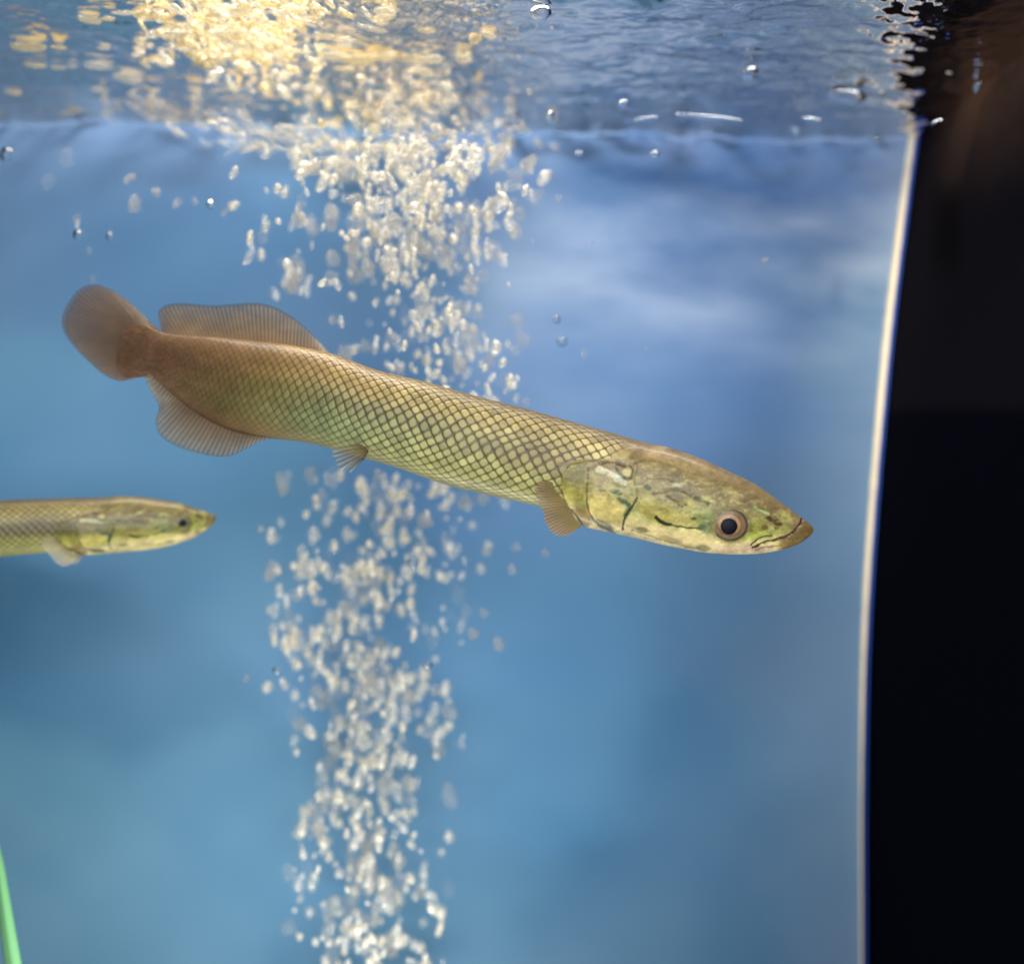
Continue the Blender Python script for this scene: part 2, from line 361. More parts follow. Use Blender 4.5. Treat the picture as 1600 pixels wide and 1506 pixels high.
def head_paint(x, y, q, variant=0):
    n1 = fbm(x/22, y/14, 81, 4); n2 = fbm(x/7, y/5, 91, 3); n3 = fbm(x/40, y/22, 95, 2)
    xs_ = x + 5*(n1-.5); ys_ = y + 5*(n2-.5)
    col = np.zeros(x.shape+(3,)); h = np.zeros(x.shape)
    qk = [0, .22, .40, .58, .75, .9, 1]
    cc = [(136,116,82),(140,122,84),(138,126,80),(164,160,98),(206,202,134),(232,216,152),(236,220,172)]
    qq = q + .07*(n1-.5)
    for k in range(3): col[..., k] = np.interp(qq, qk, [c[k] for c in cc])
    def mix(c, mk, amt=1.0):
        nonlocal col
        mk = (mk*amt)[..., None]; col = col*(1-mk)+np.array(c, float)*mk
    def E(c, *a, amt=1.0, hh=0, **kw):
        nonlocal h
        mk = ell(xs_, ys_, *a, **kw); mix(c, mk, amt); h = h + hh*mk
    def Ln(c, pts, wd, amt=1.0, hh=-.5, soft=3.0):
        nonlocal h
        mk = line(xs_*.8+x*.2, ys_*.8+y*.2, pts, wd, soft); mix(c, mk, amt); h = h + hh*mk
    # back of the skull, mottled plates
    E((172,148,108), 720,170,85,38,22, amt=.6); E((160,140,98), 900,260,120,40,28, amt=.4)
    E((122,108,66), 640,205,60,16,12, amt=.6); E((172,160,110), 690,235,90,22,14, amt=.6)
    E((176,166,112), 1050,360,90,22,18, amt=.6); E((120,108,66), 830,270,14,20,0, amt=.6)
    E((186,186,110), 950,400,40,16,8, amt=.8); E((132,120,74), 1000,395,40,12,10, amt=.5)
    E((140,124,84), 870,330,60,40,20, amt=.35); E((168,152,104), 780,215,70,14,15, amt=.6)
    # gill cover
    E((124,118,50), 270,290,95,80,0, amt=.95, hh=.5); E((166,158,76), 265,365,55,50,0, amt=.8)
    E((120,116,56), 300,420,40,60,-10, amt=.5)
    E((206,192,116), 430,440,85,110,-25, amt=.95, hh=.7); E((178,162,104), 400,300,50,40,0, amt=.8)
    E((150,140,70), 335,300,26,90,0, amt=.5); E((136,112,62), 300,490,55,40,40, amt=.8)
    E((200,190,150), 425,180,110,16,4, amt=.7); E((188,186,126), 365,165,45,18,10, amt=.7)
    E((88,64,36), 258,492,20,62,-36, amt=.75, hh=-1.0)  # shadow behind the lower gill cover edge, painted dark brown
    # cheek
    E((170,164,84), 640,420,70,60,0, amt=.8); E((186,176,92), 720,470,110,60,18, amt=.85, hh=.4)
    E((190,180,106), 830,500,80,40,20, amt=.8); E((150,132,82), 800,385,60,26,25, amt=.8, hh=.3)
    E((170,165,80), 855,430,55,20,25, amt=.7)
    E((148,160,92), 930,490,48,50,0, amt=.9); E((132,152,104), 950,540,28,50,0, amt=.7)
    # pale lower jaw band
    E((222,204,146), 720,580,170,34,14, amt=.95, hh=.35); E((222,204,146), 900,610,160,34,10, amt=.95, hh=.35)
    E((224,200,160), 1100,650,200,22,0, amt=.9); E((212,186,160), 1230,655,90,14,-6, amt=.8)
    E((190,178,120), 590,540,50,30,20, amt=.7)
    # snout
    E((156,154,70), 1210,550,60,60,0, amt=.85); E((178,190,90), 1190,590,80,16,-15, amt=.8)
    E((170,168,90), 1330,560,60,30,-40, amt=.7); E((184,180,100), 1345,490,45,22,25, amt=.8)
    E((150,140,90), 1250,500,100,30,25, amt=.4)
    # marks
    Ln((178,200,128), [(1200,442),(1230,458),(1265,476)], 15, hh=.1)
    E((74,62,34), 1272,500,16,11,20); E((84,70,38), 1310,520,28,14,25, amt=.9); E((104,98,48), 1250,546,18,13,0)
    E((110,100,50), 1310,548,14,9, amt=.7)
    Ln((98,68,38), [(390,214),(450,206),(515,222)], 15, hh=-.8)
    Ln((84,62,32), [(335,188),(270,196),(222,216),(190,262),(182,320),(196,380),(225,445),(262,500),(310,545)], 15, hh=-1.6, soft=4)
    Ln((92,74,36), [(330,235),(326,330),(328,420),(352,490),(400,540),(470,575)], 7, amt=.75)
    Ln((252,246,205), [(385,246),(400,252),(440,268),(478,292),(512,312)], 38, hh=.5, soft=5)  # shiny highlight painted into the skin colour, its bluish edge follows
    Ln((170,210,200), [(470,262),(500,290),(522,312)], 7, amt=.9, hh=0)
    Ln((60,58,40), [(478,240),(500,272),(522,294),(556,292)], 11, hh=-.6)
    E((206,190,130), 532,260,24,24,0, hh=.5); Ln((96,82,44), [(548,225),(566,248),(560,290)], 7)
    Ln((92,80,44), [(560,230),(590,205),(622,198)], 8, amt=.8)
    Ln((126,116,64), [(640,290),(720,290),(780,305),(820,325)], 6, amt=.7)
    E((52,72,28), 476,362,32,13,15, amt=.9); E((106,98,40), 400,350,20,8,10, amt=.7)
    Ln((68,90,68), [(490,400),(530,420),(545,445),(525,480)], 24, amt=.85, hh=-.2, soft=6)
    Ln((56,58,40), [(588,395),(566,430),(540,465),(515,512),(512,560)], 9, hh=-.9)
    Ln((120,112,56), [(592,230),(578,300),(590,380)], 10, amt=.6)
    E((58,74,22), 640,340,20,14,10, amt=.95); E((108,106,50), 610,320,14,9, amt=.7)
    E((214,220,180), 790,325,32,12,10, amt=.8)
    Ln((92,78,36), [(660,372),(720,368),(765,350),(810,350),(850,378),(885,395),(960,425)], 8, amt=.85)
    Ln((80,64,30), [(735,380),(775,412),(815,438),(845,430)], 9, amt=.9)
    E((86,96,46), 905,392,28,10,15, amt=.8)
    Ln((40,46,22), [(682,494),(712,516),(760,532)], 17, hh=-.7); Ln((60,66,30), [(760,532),(830,546),(930,550)], 9, amt=.9)
    E((96,110,46), 878,500,14,9); E((80,96,70), 925,545,26,16,0, amt=.8)
    Ln((150,140,84), [(560,560),(650,590),(760,625),(900,655)], 7, amt=.55)
    E((122,116,72), 612,554,36,12,10, amt=.9); E((158,146,96), 755,608,62,15,16, amt=.85); E((146,136,96), 932,650,40,18,5, amt=.9)
    E((108,108,82), 412,532,56,18,30, amt=.9); E((150,150,120), 530,612,24,10,20, amt=.7)
    # mouth
    far = line(x, y, [(1446,500),(1432,532),(1400,566),(1362,592),(1310,610)], 13, 2.2)
    # dark lower lip right of and below the mouth line
    jaw = sstep(1300, 1350, (x-820)/.3) * sstep(-4, 6, ((y-660)/.3) - np.interp((x-820)/.3, [1250,1310,1362,1400,1432,1446,1500], [628,612,592,566,532,500,440]))
    mix((124,102,60) if not variant else (138,130,84), jaw, .85)
    E((124,88,54), 1470,570,30,20,-30, amt=.5)
    Ln((78,46,48), [(1446,502),(1432,532),(1400,566),(1362,592),(1320,608)], 13, hh=-1.6)
    Ln((70,52,36), [(1320,608),(1270,618),(1225,632),(1185,652)], 9, hh=-1.2)
    Ln((74,66,36), [(1288,586),(1240,596),(1205,615),(1176,640)], 7, hh=-.8)
    Ln((120,102,60), [(1200,660),(1260,648),(1340,640)], 6, amt=.6, hh=-.3)
    E((96,92,50), 1065,530,112,95,0, soft=.12, amt=.45)
    n4 = fbm(x/3.2, y/2.4, 99, 2); n5 = fbm(x/9+2*n1, y/4.5, 103, 3); zone = sstep(.1, .25, q)*sstep(.85, .6, q)
    mix((204,196,138), sstep(.58, .68, n5)*zone, .42); mix((92,84,44), sstep(.43, .33, n5)*zone, .24 if not variant else .08); h = h + .5*(n5-.5)*zone
    v = 1 + .26*(n2-.5) + .42*(n1-.5) + .2*(n3-.5) + .14*(n4-.5)
    return np.clip(col*v[..., None], 0, 255), h + .5*(n1-.5)

def build_fish(lab, res, variant=0):
    nS, nR = res
    st = np.array(ST, float)
    s0 = catmull(st, nS*3)
    mid = (s0[:, :2]+s0[:, 2:4])/2
    L = np.r_[0, np.cumsum(np.linalg.norm(np.diff(mid, axis=0), axis=1))]
    t = np.linspace(0, L[-1], nS)
    t = L[-1]*(1-(1-t/L[-1])**1.12)               # denser at the head
    s = np.stack([np.interp(t, L, s0[:, k]) for k in range(6)], -1)
    T = P(s[:, 0], s[:, 1], s[:, 5]); B = P(s[:, 2], s[:, 3], s[:, 5])
    c = (T+B)/2; ev = (T-B)/2; hh = np.linalg.norm(ev, axis=1)
    th = np.linspace(0, 2*math.pi, nR, endpoint=False)
    ct = np.cos(th); sn = np.sin(th)
    e = .88
    cc = np.sign(ct)*np.abs(ct)**e; ss = np.sign(sn)*np.abs(sn)**e
    V = c[:, None, :] + ev[:, None, :]*cc[None, :, None]
    V[..., 1] += -(hh*s[:, 4])[:, None]*ss[None, :]
    # near-side twin gives the pattern coordinates
    near = V.copy(); near[..., 1] = c[:, 1][:, None] - (hh*s[:, 4])[:, None]*np.abs(ss)[None, :]
    px, py = proj(near)
    q = (1-cc)[None, :]/2 + 0*px
    arc = np.where(th <= math.pi, th, 2*math.pi-th)/math.pi
    arc = np.broadcast_to(arc[None, :], px.shape)
    sx = np.broadcast_to((t)[:, None], px.shape)
    xc = np.broadcast_to(((s[:, 0]+s[:, 2])/2)[:, None], px.shape)
    # scales
    Ls = np.interp(xc[:, 0], [200,270,400,500,600,700,900,1000], [7,8,11.5,14.6,17,19,20.5,18])
    uu = np.r_[0, np.cumsum(np.diff(t)/Ls[1:])][:, None] + 0*px
    rows = 27.0
    wv = (fbm(sx/60, arc*8, 12, 2)-.5)
    vv = arc*rows/2 + .35*wv; u2 = uu + .25*wv + (arc-.5)*0.4
    # two interleaved lattices -> nearest centre
    best = np.full(px.shape, 9.); cid = np.zeros(px.shape); best2 = np.full(px.shape, 9.)
    du_b = np.zeros(px.shape)
    for o in (0, .5):
        iu = np.floor(u2-o+.5); iv = np.floor(vv-o+.5)
        du = u2-o-iu; dv = vv-o-iv
        d = (np.abs(du)**1.35+np.abs(dv)**1.35)**(1/1.35)
        k = d < best
        best2 = np.where(k, best, d); cid = np.where(k, hash2(iu+o*3, iv+o*7, 3), cid); du_b = np.where(k, du, du_b); best = np.minimum(best, d)
    edge_ = best2-best                                    # 0 on the border between scales
    core = sstep(.46, .26, best)
    xk = sorted(FL)
    mean = np.zeros(px.shape+(3,)); qk = [0, .25, .5, .75, 1]
    tb = np.clip(xc, xk[0], xk[-1])
    for k in range(3):
        tab = np.array([[FL[x][j][k] for j in range(5)] for x in xk], float)
        cols5 = np.stack([np.interp(tb, xk, tab[:, j]) for j in range(5)], -1)
        qi = np.clip(q*4, 0, 3.9999); i0 = qi.astype(int); f = qi-i0; f = f*f*(3-2*f)
        a = np.take_along_axis(cols5, i0[..., None], -1)[..., 0]; b = np.take_along_axis(cols5, (i0+1)[..., None], -1)[..., 0]
        mean[..., k] = a*(1-f)+b*f
    con = np.interp(xc, [200,300,420,520,640,900], [.08,.14,.34,.7,1,1]) * np.interp(q, [0,.12,.3,.75,.92,1], [.45,.8,1,.9,.5,.25])
    n1 = fbm(px/18, py/12, 7, 3); n2 = fbm(px/70, py/40, 8, 3)
    con = con*sstep(-4, -42, px-np.interp(py, HB[:, 0], HB[:, 1]) - 30*sstep(722, 735, py))
    cen = mean*1.16 + np.array([18,22,18]); edg = mean*.47 + np.array([10,5,0])
    cen = cen*(1+.24*(cid-.5))[..., None]
    pat = edg*(1-core)[..., None] + cen*core[..., None]
    body = mean*(1-con)[..., None] + pat*con[..., None]
    gr = sstep(430, 520, xc)*sstep(640, 540, xc)*sstep(.45, .65, q)*sstep(1, .85, q)
    body = body*(1-.16*gr[..., None]) + np.array([100,138,104])*(.16*gr)[..., None]
    body = body*(1 + .2*(n1-.5) + .2*(n2-.5))[..., None]
    # fine streaks over the tail
    tail = sstep(420, 260, xc); body = body*(1+.25*tail*(fbm(px/5, py/2.5, 6, 2)-.5))[..., None]
    hs = core*.95*con*(1-1.1*du_b)
    hx = np.interp(px, [0,876,1190,1271,2000], [0,876,1139.5,1271,2000]) if variant else px
    hp, hd = head_paint(hx, py, q, variant)
    xb = np.interp(py, HB[:, 0], HB[:, 1])
    hm = sstep(-2.5-14*sstep(722, 700, py), 2.5+4*sstep(722, 700, py), px-xb + (7*sstep(722, 700, py))*(fbm(px/9, py/9, 14, 2)-.5)*3)
    if variant:
        band = sstep(.36, .46, q)*sstep(.72, .58, q)
        body = body*np.array([.88,.9,.82])*(1-.35*band[..., None]); hp = hp*np.array([.9,.92,.84])*(1-.22*(band*sstep(1180,1080,px))[..., None])
        body = body*(1-.35) + .35*mean
    col = (body*(1-hm)[..., None] + hp*hm[..., None])*.93
    disp = (hs*(1-hm) + (hd+.9)*hm)*0.0005
    dS = np.gradient(V, axis=0); dR = np.roll(V, -1, 1)-np.roll(V, 1, 1)
    nrm = np.cross(dR, dS); nrm /= np.linalg.norm(nrm, axis=-1, keepdims=True)+1e-12
    outw = V - c[:, None, :]
    sg = np.sign((nrm*outw).sum(-1)); nrm *= sg[..., None]
    taper = sstep(0, .02, 1-(t/t[-1]))[:, None]
    V2 = V + nrm*(disp*taper)[..., None]
    org = P(800, 700, 0.0)
    root = empty("arapaima", org.tolist()); tag(root, lab, "fish")
    rgba = np.concatenate([lin(col), np.ones(px.shape+(1,))], -1)
    faces = grid_faces(nS, nR, True).tolist()
    faces.append(list(range(nR))); faces.append(list(range((nS-1)*nR, nS*nR))[::-1])
    mesh_obj("body", (V2-org).reshape(-1, 3), faces, M_skin, root, rgba.reshape(-1, 4))
    ppx, ppy = proj(V2)
    def surf(x, y, side=-1):
        d = (ppx-x)**2+(ppy-y)**2 + (sn[None, :] < 0)*1e6
        i, j = np.unravel_index(np.argmin(d), d.shape)
        p, n_ = V2[i, j].copy(), nrm[i, j].copy()
        if side > 0:
            j = (nR-j) % nR; p, n_ = V2[i, j].copy(), nrm[i, j].copy()
        return p, n_
    # eyes
    for side in (-1, 1):
        p, n_ = surf(1190, 816, side) if variant else surf(1139.5, 819, side)
        n_ = n_*np.array([.4, 1, .55]); n_ /= np.linalg.norm(n_)
        ax = np.array([.968, 0, -.249]); ax -= n_*(ax@n_); ax /= np.linalg.norm(ax); ay = np.cross(n_, ax)
        if ay[2] < 0: ay = -ay
        def dome(name, rx, ry, hgt, cx, cy, lift, mat, colf, par, k=26, m=64):
            r = np.linspace(0, 1, k)[:, None]; a = np.linspace(0, 2*math.pi, m, endpoint=False)[None, :]
            X_ = r*np.cos(a)*rx+cx; Y_ = r*np.sin(a)*ry+cy; Z_ = (np.sqrt(np.clip(1-(r*.92)**2, 0, 1))-math.sqrt(1-.92**2))*hgt+lift+0*a
            v = p + X_[..., None]*ax + Y_[..., None]*ay + Z_[..., None]*n_ - org
            cl_ = None
            if colf is not None:
                cl_ = np.concatenate([lin(colf(r+0*a, a+0*r)), np.ones((k, m, 1))], -1).reshape(-1, 4)
            return mesh_obj(name, v.reshape(-1, 3), grid_faces(k, m, True), mat, par, cl_)
        def ic(r, a):
            n_1 = fbm(r*7, a*3, 5, 3); o = np.zeros(r.shape+(3,))
            rk = [0,.40,.46,.56,.62,.80,.86,.95,1]
            ck = [(90,70,50),(120,92,60),(176,134,90),(158,120,80),(112,90,68),(130,106,80),(96,86,68),(76,68,52),(100,96,62)] if not variant else [(60,60,50),(70,68,52),(104,100,74),(98,94,68),(92,92,64),(104,102,70),(100,100,66),(96,94,60),(104,102,66)]
            for k in range(3): o[..., k] = np.interp(r+.06*(n_1-.5), rk, [z[k] for z in ck])
            return np.clip(o*(1+.35*(n_1-.5))[..., None], 0, 255)
        u = 0.0004*(.78 if variant else 1)
        ey = dome("eye", 30*u, 25.5*u, .0042, 0, 0, -.0010, M_iris, ic, root)
        dome("pupil", 12.6*u, 12.2*u, .0016, -1*u, -3*u, .0026, M_pupil, None, ey, 14, 40)
    # fins
    def fin(name, base_, outer, y0, y1, nr, col_in, col_out, a_in, a_out, par=root, rows_=40, colsn=170, ripple=.00028, apow=1.5, edge_dark=.0, rc=.2):
        b_ = resample(base_, colsn); o_ = resample(outer, colsn)
        r = np.linspace(0, 1, rows_)[:, None]
        X_ = b_[None, :, 0]*(1-r)+o_[None, :, 0]*r; Y_ = b_[None, :, 1]*(1-r)+o_[None, :, 1]*r
        ii = np.linspace(0, 1, colsn)[None, :]
        yb = y0(b_[:, 0])[None, :] if callable(y0) else y0
        ye = y1(o_[:, 0])[None, :] if callable(y1) else y1
        Yd = yb*(1-r)+ye*r + ripple*np.sin(ii*nr*2*math.pi)*(.3+.7*r) + .002*np.sin(ii*5+r*3)*r
        V_ = P(X_, Y_, Yd)
        ray = .5+.5*np.cos(ii*nr*2*math.pi + .6*r)
        n_1 = fbm(X_/25, Y_/16, 33, 3)
        cI = np.array(col_in, float); cO = np.array(col_out, float)
        f = (r**1.1)[..., None]
        cl_ = cI*(1-f)+cO*f
        cl_ = cl_*(1 + (rc*(ray-.55))*(.4+.6*r) + .25*(n_1-.5))[..., None]
        cl_ = cl_*(1-edge_dark*sstep(.9, 1, r+0*ii))[..., None]
        al = a_in+(a_out-a_in)*r**apow + .08*(ray-.5)*r + .15*(n_1-.5)*r
        al = al*(1-.6*sstep(.93, 1, r+0*ii)*(1-ray*.5))
        rgba_ = np.concatenate([lin(np.clip(cl_, 0, 255)), np.clip(al, 0.03, 1)[..., None]], -1)
        return mesh_obj(name, (V_-org).reshape(-1, 3), grid_faces(rows_, colsn), M_fin, par, rgba_.reshape(-1, 4))
    yb = lambda x: np.interp(x, st[:, 0], st[:, 5])
    yb2 = lambda x: np.interp(x, st[:, 2], st[:, 5])
    fin("dorsal_fin", [(258,534),(300,536),(360,540),(420,546),(470,554),(520,562)],
        [(251,512),(247,489),(256,478),(275,474),(305,475),(335,477),(365,475),(395,473),(418,476),(440,485),(461,498),(482,516),(500,534),(518,553)],
        yb, lambda x: yb(x)+.004, 48, (156,126,92), (126,116,104), 1.0, .76, apow=2.4, edge_dark=.3)
    fin("anal_fin", [(240,580),(270,606),(310,636),(350,660),(400,674),(440,680)],
        [(226,590),(233,606),(243,624),(248,637),(243,660),(248,678),(266,693),(290,703),(320,711),(344,714),(365,711),(389,699),(412,688),(440,684)],
        yb2, lambda x: yb2(x)-.006, 38, (112,90,68), (142,136,116), 1.0, .74, apow=2.0, edge_dark=.25)
    fin("tail_fin", [(244,518),(238,532),(232,548),(230,566),(230,584)],
        [(256,518),(240,507),(222,490),(205,474),(185,459),(164,448),(143,444),(122,453),(104,477),(96,501),(101,522),(119,546),(140,567),(161,585),(182,595),(200,594),(224,587)],
        lambda x: 0*x+.0465, .060, 52, (98,76,56), (126,108,92), 1.0, .84, apow=3, edge_dark=.15, rc=.1)
    for side in (-1, 1):
        p, n_ = surf(885, 790, side); yh = p[1]
        fin("pectoral_fin", [(872,756),(882,778),(892,800),(908,823)],
            [(848,749),(836,760),(835,770),(844,789),(849,803),(853,818),(863,832),(872,837),(885,837)],
            yh+side*.001, yh+side*.012, 22, *(((142,124,80), (166,146,122), .95, .66) if not variant else ((170,164,124), (214,208,186), .8, .42)), rows_=30, colsn=130, ripple=.0005, apow=2, rc=.42)
        p, n_ = surf(566, 700, side); yh = p[1]
        fin("pelvic_fin", [(572,692),(576,703),(570,716)],
            [(514,700),(520,705),(518,712),(526,716),(523,725),(531,729),(534,737),(541,733),(548,738),(562,724)],
            yh+side*.001, yh+side*.006, 9, (104,82,46), (176,180,158), .95, .26, rows_=24, colsn=80, ripple=.0009, apow=.6, rc=.7)
    return root

fish = build_fish("large golden green arapaima with netlike scales swimming head down to the right", (1150, 330))
fish2 = build_fish("smaller olive arapaima entering at the left edge with its tail out of view", (560, 170), 1)
# the smaller one swims level, farther back
def place_like(root, src_px, dst_px, y, scale, ang, yaw):
    o = Vector(P(*src_px, 0)); org = Vector(P(800, 700, 0))
    M = Matrix.Translation(Vector(P(*dst_px, y))) @ Matrix.Rotation(yaw, 4, 'Z') @ Matrix.Rotation(ang, 4, 'Y') @ Matrix.Scale(scale, 4) @ Matrix.Translation(-(o-org))
    root.matrix_world = M
place_like(fish2, (1271, 829), (338, 808), 0.14, 0.575*(D+.14)/D, math.radians(-17.0), math.radians(14))

# ------------------------------------------------------------------ plant blade, lower left
def leaf():
    c = resample([(-14,1290),(-2,1350),(8,1420),(20,1500),(34,1580),(44,1680)], 60)
    wd = np.interp(np.linspace(0, 1, 60), [0, .15, .5, 1], [1.0, 6, 11, 13])
    V = []
    for i, (x, y) in enumerate(c):
        for j in range(9):
            a = -1+2*j/8
            V.append(P(x+a*wd[i], y-a*1.5, 0.10+0.004*abs(a)))
    o = mesh_obj("leaf_blade", np.array(V)-P(20, 1680, .10), grid_faces(60, 9), M_leaf)
    md = o.modifiers.new("thick", 'SOLIDIFY'); md.thickness = 0.0012
    r = empty("aquatic_plant", P(20, 1680, .10).tolist()); o.parent = r
    tag(r, "bright green plant blade leaning in the lower left corner", "plant")
leaf()

# ------------------------------------------------------------------ bubbles
def ico(sub):
    bpy_me = bpy.data.meshes.new("tmp")
    import bmesh
    bm = bmesh.new(); bmesh.ops.create_icosphere(bm, subdivisions=sub, radius=1.0)
    v = np.array([x.co[:] for x in bm.verts]); f = [[q.index for q in p.verts] for p in bm.faces]
    bm.free(); bpy.data.meshes.remove(bpy_me); return v, f
IV, IF = ico(3); IV2, IF2 = ico(2)
def lumpy(v, s, amt):
    n_ = fbm(v[:, 0]*1.3+s*3.1, v[:, 1]*1.3+v[:, 2]*1.7+s, s, 3)-.5
    n2 = fbm(v[:, 2]*2.3+s*1.1, v[:, 0]*2.1-v[:, 1]*1.9+s, s+9, 2)-.5
    return v*(1+amt*n_+amt*.6*n2)[:, None]
def bmesh_data(name, mat, s, amt):
    me = bpy.data.meshes.new(name); me.from_pydata(lumpy(IV, s, amt).tolist(), [], IF)
    me.polygons.foreach_set("use_smooth", [True]*len(me.polygons)); me.materials.append(mat); return me
BUB = [bmesh_data("bubble_mesh", M_bub, k, .85) for k in range(8)]
FOAM = [bmesh_data("foam_mesh", M_foam, k+20, .8) for k in range(8)]
CLR2 = [bmesh_data('wobbly_clear_mesh', M_glass, k+60, .6) for k in range(5)]
CLR = [bmesh_data("clear_mesh", M_glass, k+40, .22) for k in range(3)]

def put(name, me, p, rx, ry, rz, tilt, label, cat, group):
    o = bpy.data.objects.new(name, me); C.objects.link(o)
    o.matrix_world = Matrix.Translation(Vector(p)) @ Matrix.Rotation(tilt, 4, 'Y') @ Matrix.Diagonal((rx, ry, rz, 1))
    return tag(o, label, cat, group)

def rand_plume():
    out_ = []
    def band(n_, y0, y1, cx, sx, size, st_):
        for _ in range(n_):
            py = random.uniform(y0, y1); k = (py-y0)/(y1-y0)
            c_ = cx[0]*(1-k)+cx[1]*k; s_ = sx[0]*(1-k)+sx[1]*k
            px = c_ + max(-2.1, min(2.1, random.gauss(0, 1)))*s_
            out_.append((px, py, random.uniform(*size), st_))
    band(165, 228, 420, (640, 650), (112, 62), (6, 13), 1)
    band(30, 240, 460, (470, 470), (50, 50), (6, 12), 1)
    band(40, 420, 640, (660, 690), (65, 70), (7, 14), 1)
    band(80, 740, 900, (610, 570), (92, 84), (6, 12), 1)
    band(115, 880, 1080, (570, 548), (88, 66), (6, 12), 1)
    band(210, 1060, 1560, (580, 575), (58, 60), (6, 13), 1)
    return out_
HAND = [
 (522,332,12),(803,280,17),(812,334,12),(872,310,6),(754,432,12),(735,527,19),(766,560,11),(808,500,14),(786,595,11),(822,628,7),
 (878,535,8),(913,552,7),(870,500,6),(805,548,8),(520,500,8),(570,540,11),(545,548,7),(660,486,10),(634,490,12),(640,528,14),(578,505,6),
 (455,442,14),(410,368,11),(440,410,9),(520,405,14),(575,420,12),(563,436,8),(104,246,13),(76,284,11),(210,320,12),(244,300,8),(278,316,6),(305,315,6),(328,320,7),
 (350,333,6),(120,342,7),(122,368,8),(172,370,6),(140,392,6),(145,435,6),(10,243,10),(205,278,7),(590,743,10),(728,786,13),(695,840,8),(645,880,9),
 (704,963,9),(740,990,9),(779,1006,9),(756,958,8),(800,890,8),(806,855,8),(852,864,6),(668,1040,8),(680,1078,10),(408,827,6),
 (424,985,8),(460,930,10),(432,1048,6),(385,1060,5),(503,772,9),(712,1160,7)]
plume = [(x, y, r, 2) for x, y, r in HAND] + rand_plume()
plume.sort(key=lambda b: (-b[3], -b[2]))
def region(px, py, r):
    size = "large" if r > 11.5 else ("mid sized" if r > 8.5 else "small")
    if px < 395 and py < 470:
        where = "near the left edge of the tank" if px < 110 else ("high above the tail fin" if py < 300 else "just above the fish tail")
        return (f"{size} pale bubble drifting left of the plume, {where}", "stray bubbles above the tail fin")
    cx = float(np.interp(py, [230,420,640,760,1000,1100,1560], [640,650,690,600,550,580,575]))
    side = "left side" if px < cx-45 else ("right side" if px > cx+45 else "middle")
    if px > cx+150: return (f"{size} lone bubble straying right of the plume " + ("above the fish back" if py < 700 else "below the fish belly"), "stray bubbles right of the plume")
    if py < 330: return (f"{size} cream bubble, {side} of the plume, just under the water surface", "plume bubbles just under the surface")
    if py < 450: return (f"{size} cream bubble, {side} of the dense plume over the fish", "plume bubbles in the dense part over the fish")
    if py < 700: return (f"{size} cream bubble, {side} of the plume, close above the fish back", "plume bubbles close above the fish back")
    if py < 900: return (f"{size} white bubble, {side} of the plume, close under the fish belly", "plume bubbles close under the belly")
    if py < 1080: return (f"{size} white bubble, {side} of the plume, well below the belly", "plume bubbles well below the belly")
    if py < 1300: return (f"{size} soft white bubble in the {side} of the narrow lower plume", "plume bubbles in the narrow lower part")
    return (f"{size} soft bubble, {side} of the plume, by the bottom edge", "plume bubbles by the bottom edge")
rest = []
for i, (px, py, r, kd) in enumerate(plume):
    yd = random.uniform(.10, .17) if kd == 2 else random.uniform(.08, .20) + (.12 if py > 720 else 0)
    s_ = 1.18*r*K*(D+yd)
    el = random.uniform(1.0, 1.9) if kd == 1 else random.uniform(.95, 1.3)
    t_ = random.gauss(0, .3) if py > 330 else random.gauss(.5, .5)
    if i < 290:
        lb, gp = region(px, py, r)
        put("air_bubble", BUB[i % 8] if (i % 5 or r > 10.5) else CLR2[i % 5], P(px, py, yd), s_*.8, s_*.8, s_*.8*el, t_, lb, "bubble", gp)
    else: rest.append((px, py, yd, s_, el, t_))
V = []; F = []
def addblob(p, rx, ry, rz, t_, s):
    v = lumpy(IV2, s, .8)*np.array([rx, ry, rz]); c_, n_ = math.cos(t_), math.sin(t_)
    v = np.stack([v[:, 0]*c_+v[:, 2]*n_, v[:, 1], -v[:, 0]*n_+v[:, 2]*c_], -1) + p
    o = sum(len(a) for a in V); V.append(v); F.extend([[k+o for k in f] for f in IF2])
for k, (px, py, yd, s_, el, t_) in enumerate(rest): addblob(P(px, py, yd), s_*.8, s_*.8, s_*.8*el, t_, k % 17)
for k in range(720):   # small satellites hugging the bigger bubbles
    px, py, r, kd = random.choice(plume)
    if kd == 2 and random.random() < .7: continue
    yd = random.uniform(.09, .2) + (.11 if py > 720 else 0); s_ = random.uniform(2.8, 6.5)*K*(D+yd)
    addblob(P(px+random.gauss(0, r), py+random.gauss(0, r*1.3), yd), s_, s_, s_*random.uniform(1, 2.2), random.gauss(0, .4), k % 17)
for k in range(500):   # fine bubbles among the others
    py = random.choice([random.uniform(230, 640), random.uniform(740, 1560)])
    cx = np.interp(py, [230,420,640,760,1000,1100,1560], [640,650,690,600,550,580,575]); sx = np.interp(py, [230,420,640,760,1000,1100,1560], [95,62,60,75,75,58,58])
    yd = random.uniform(.10, .22) + (.08 if py > 720 else 0); s_ = random.uniform(2.8, 6.5)*K*(D+yd)
    addblob(P(cx+max(-2, min(2, random.gauss(0, 1)))*sx, py, yd), s_, s_, s_*random.uniform(1, 1.8), random.gauss(0, .4), k % 17)
o = mesh_obj("fine_bubbles", np.concatenate(V), F, M_fine)
tag(o, "haze of fine air bubbles scattered through the rising plume", "bubbles", kind='stuff')

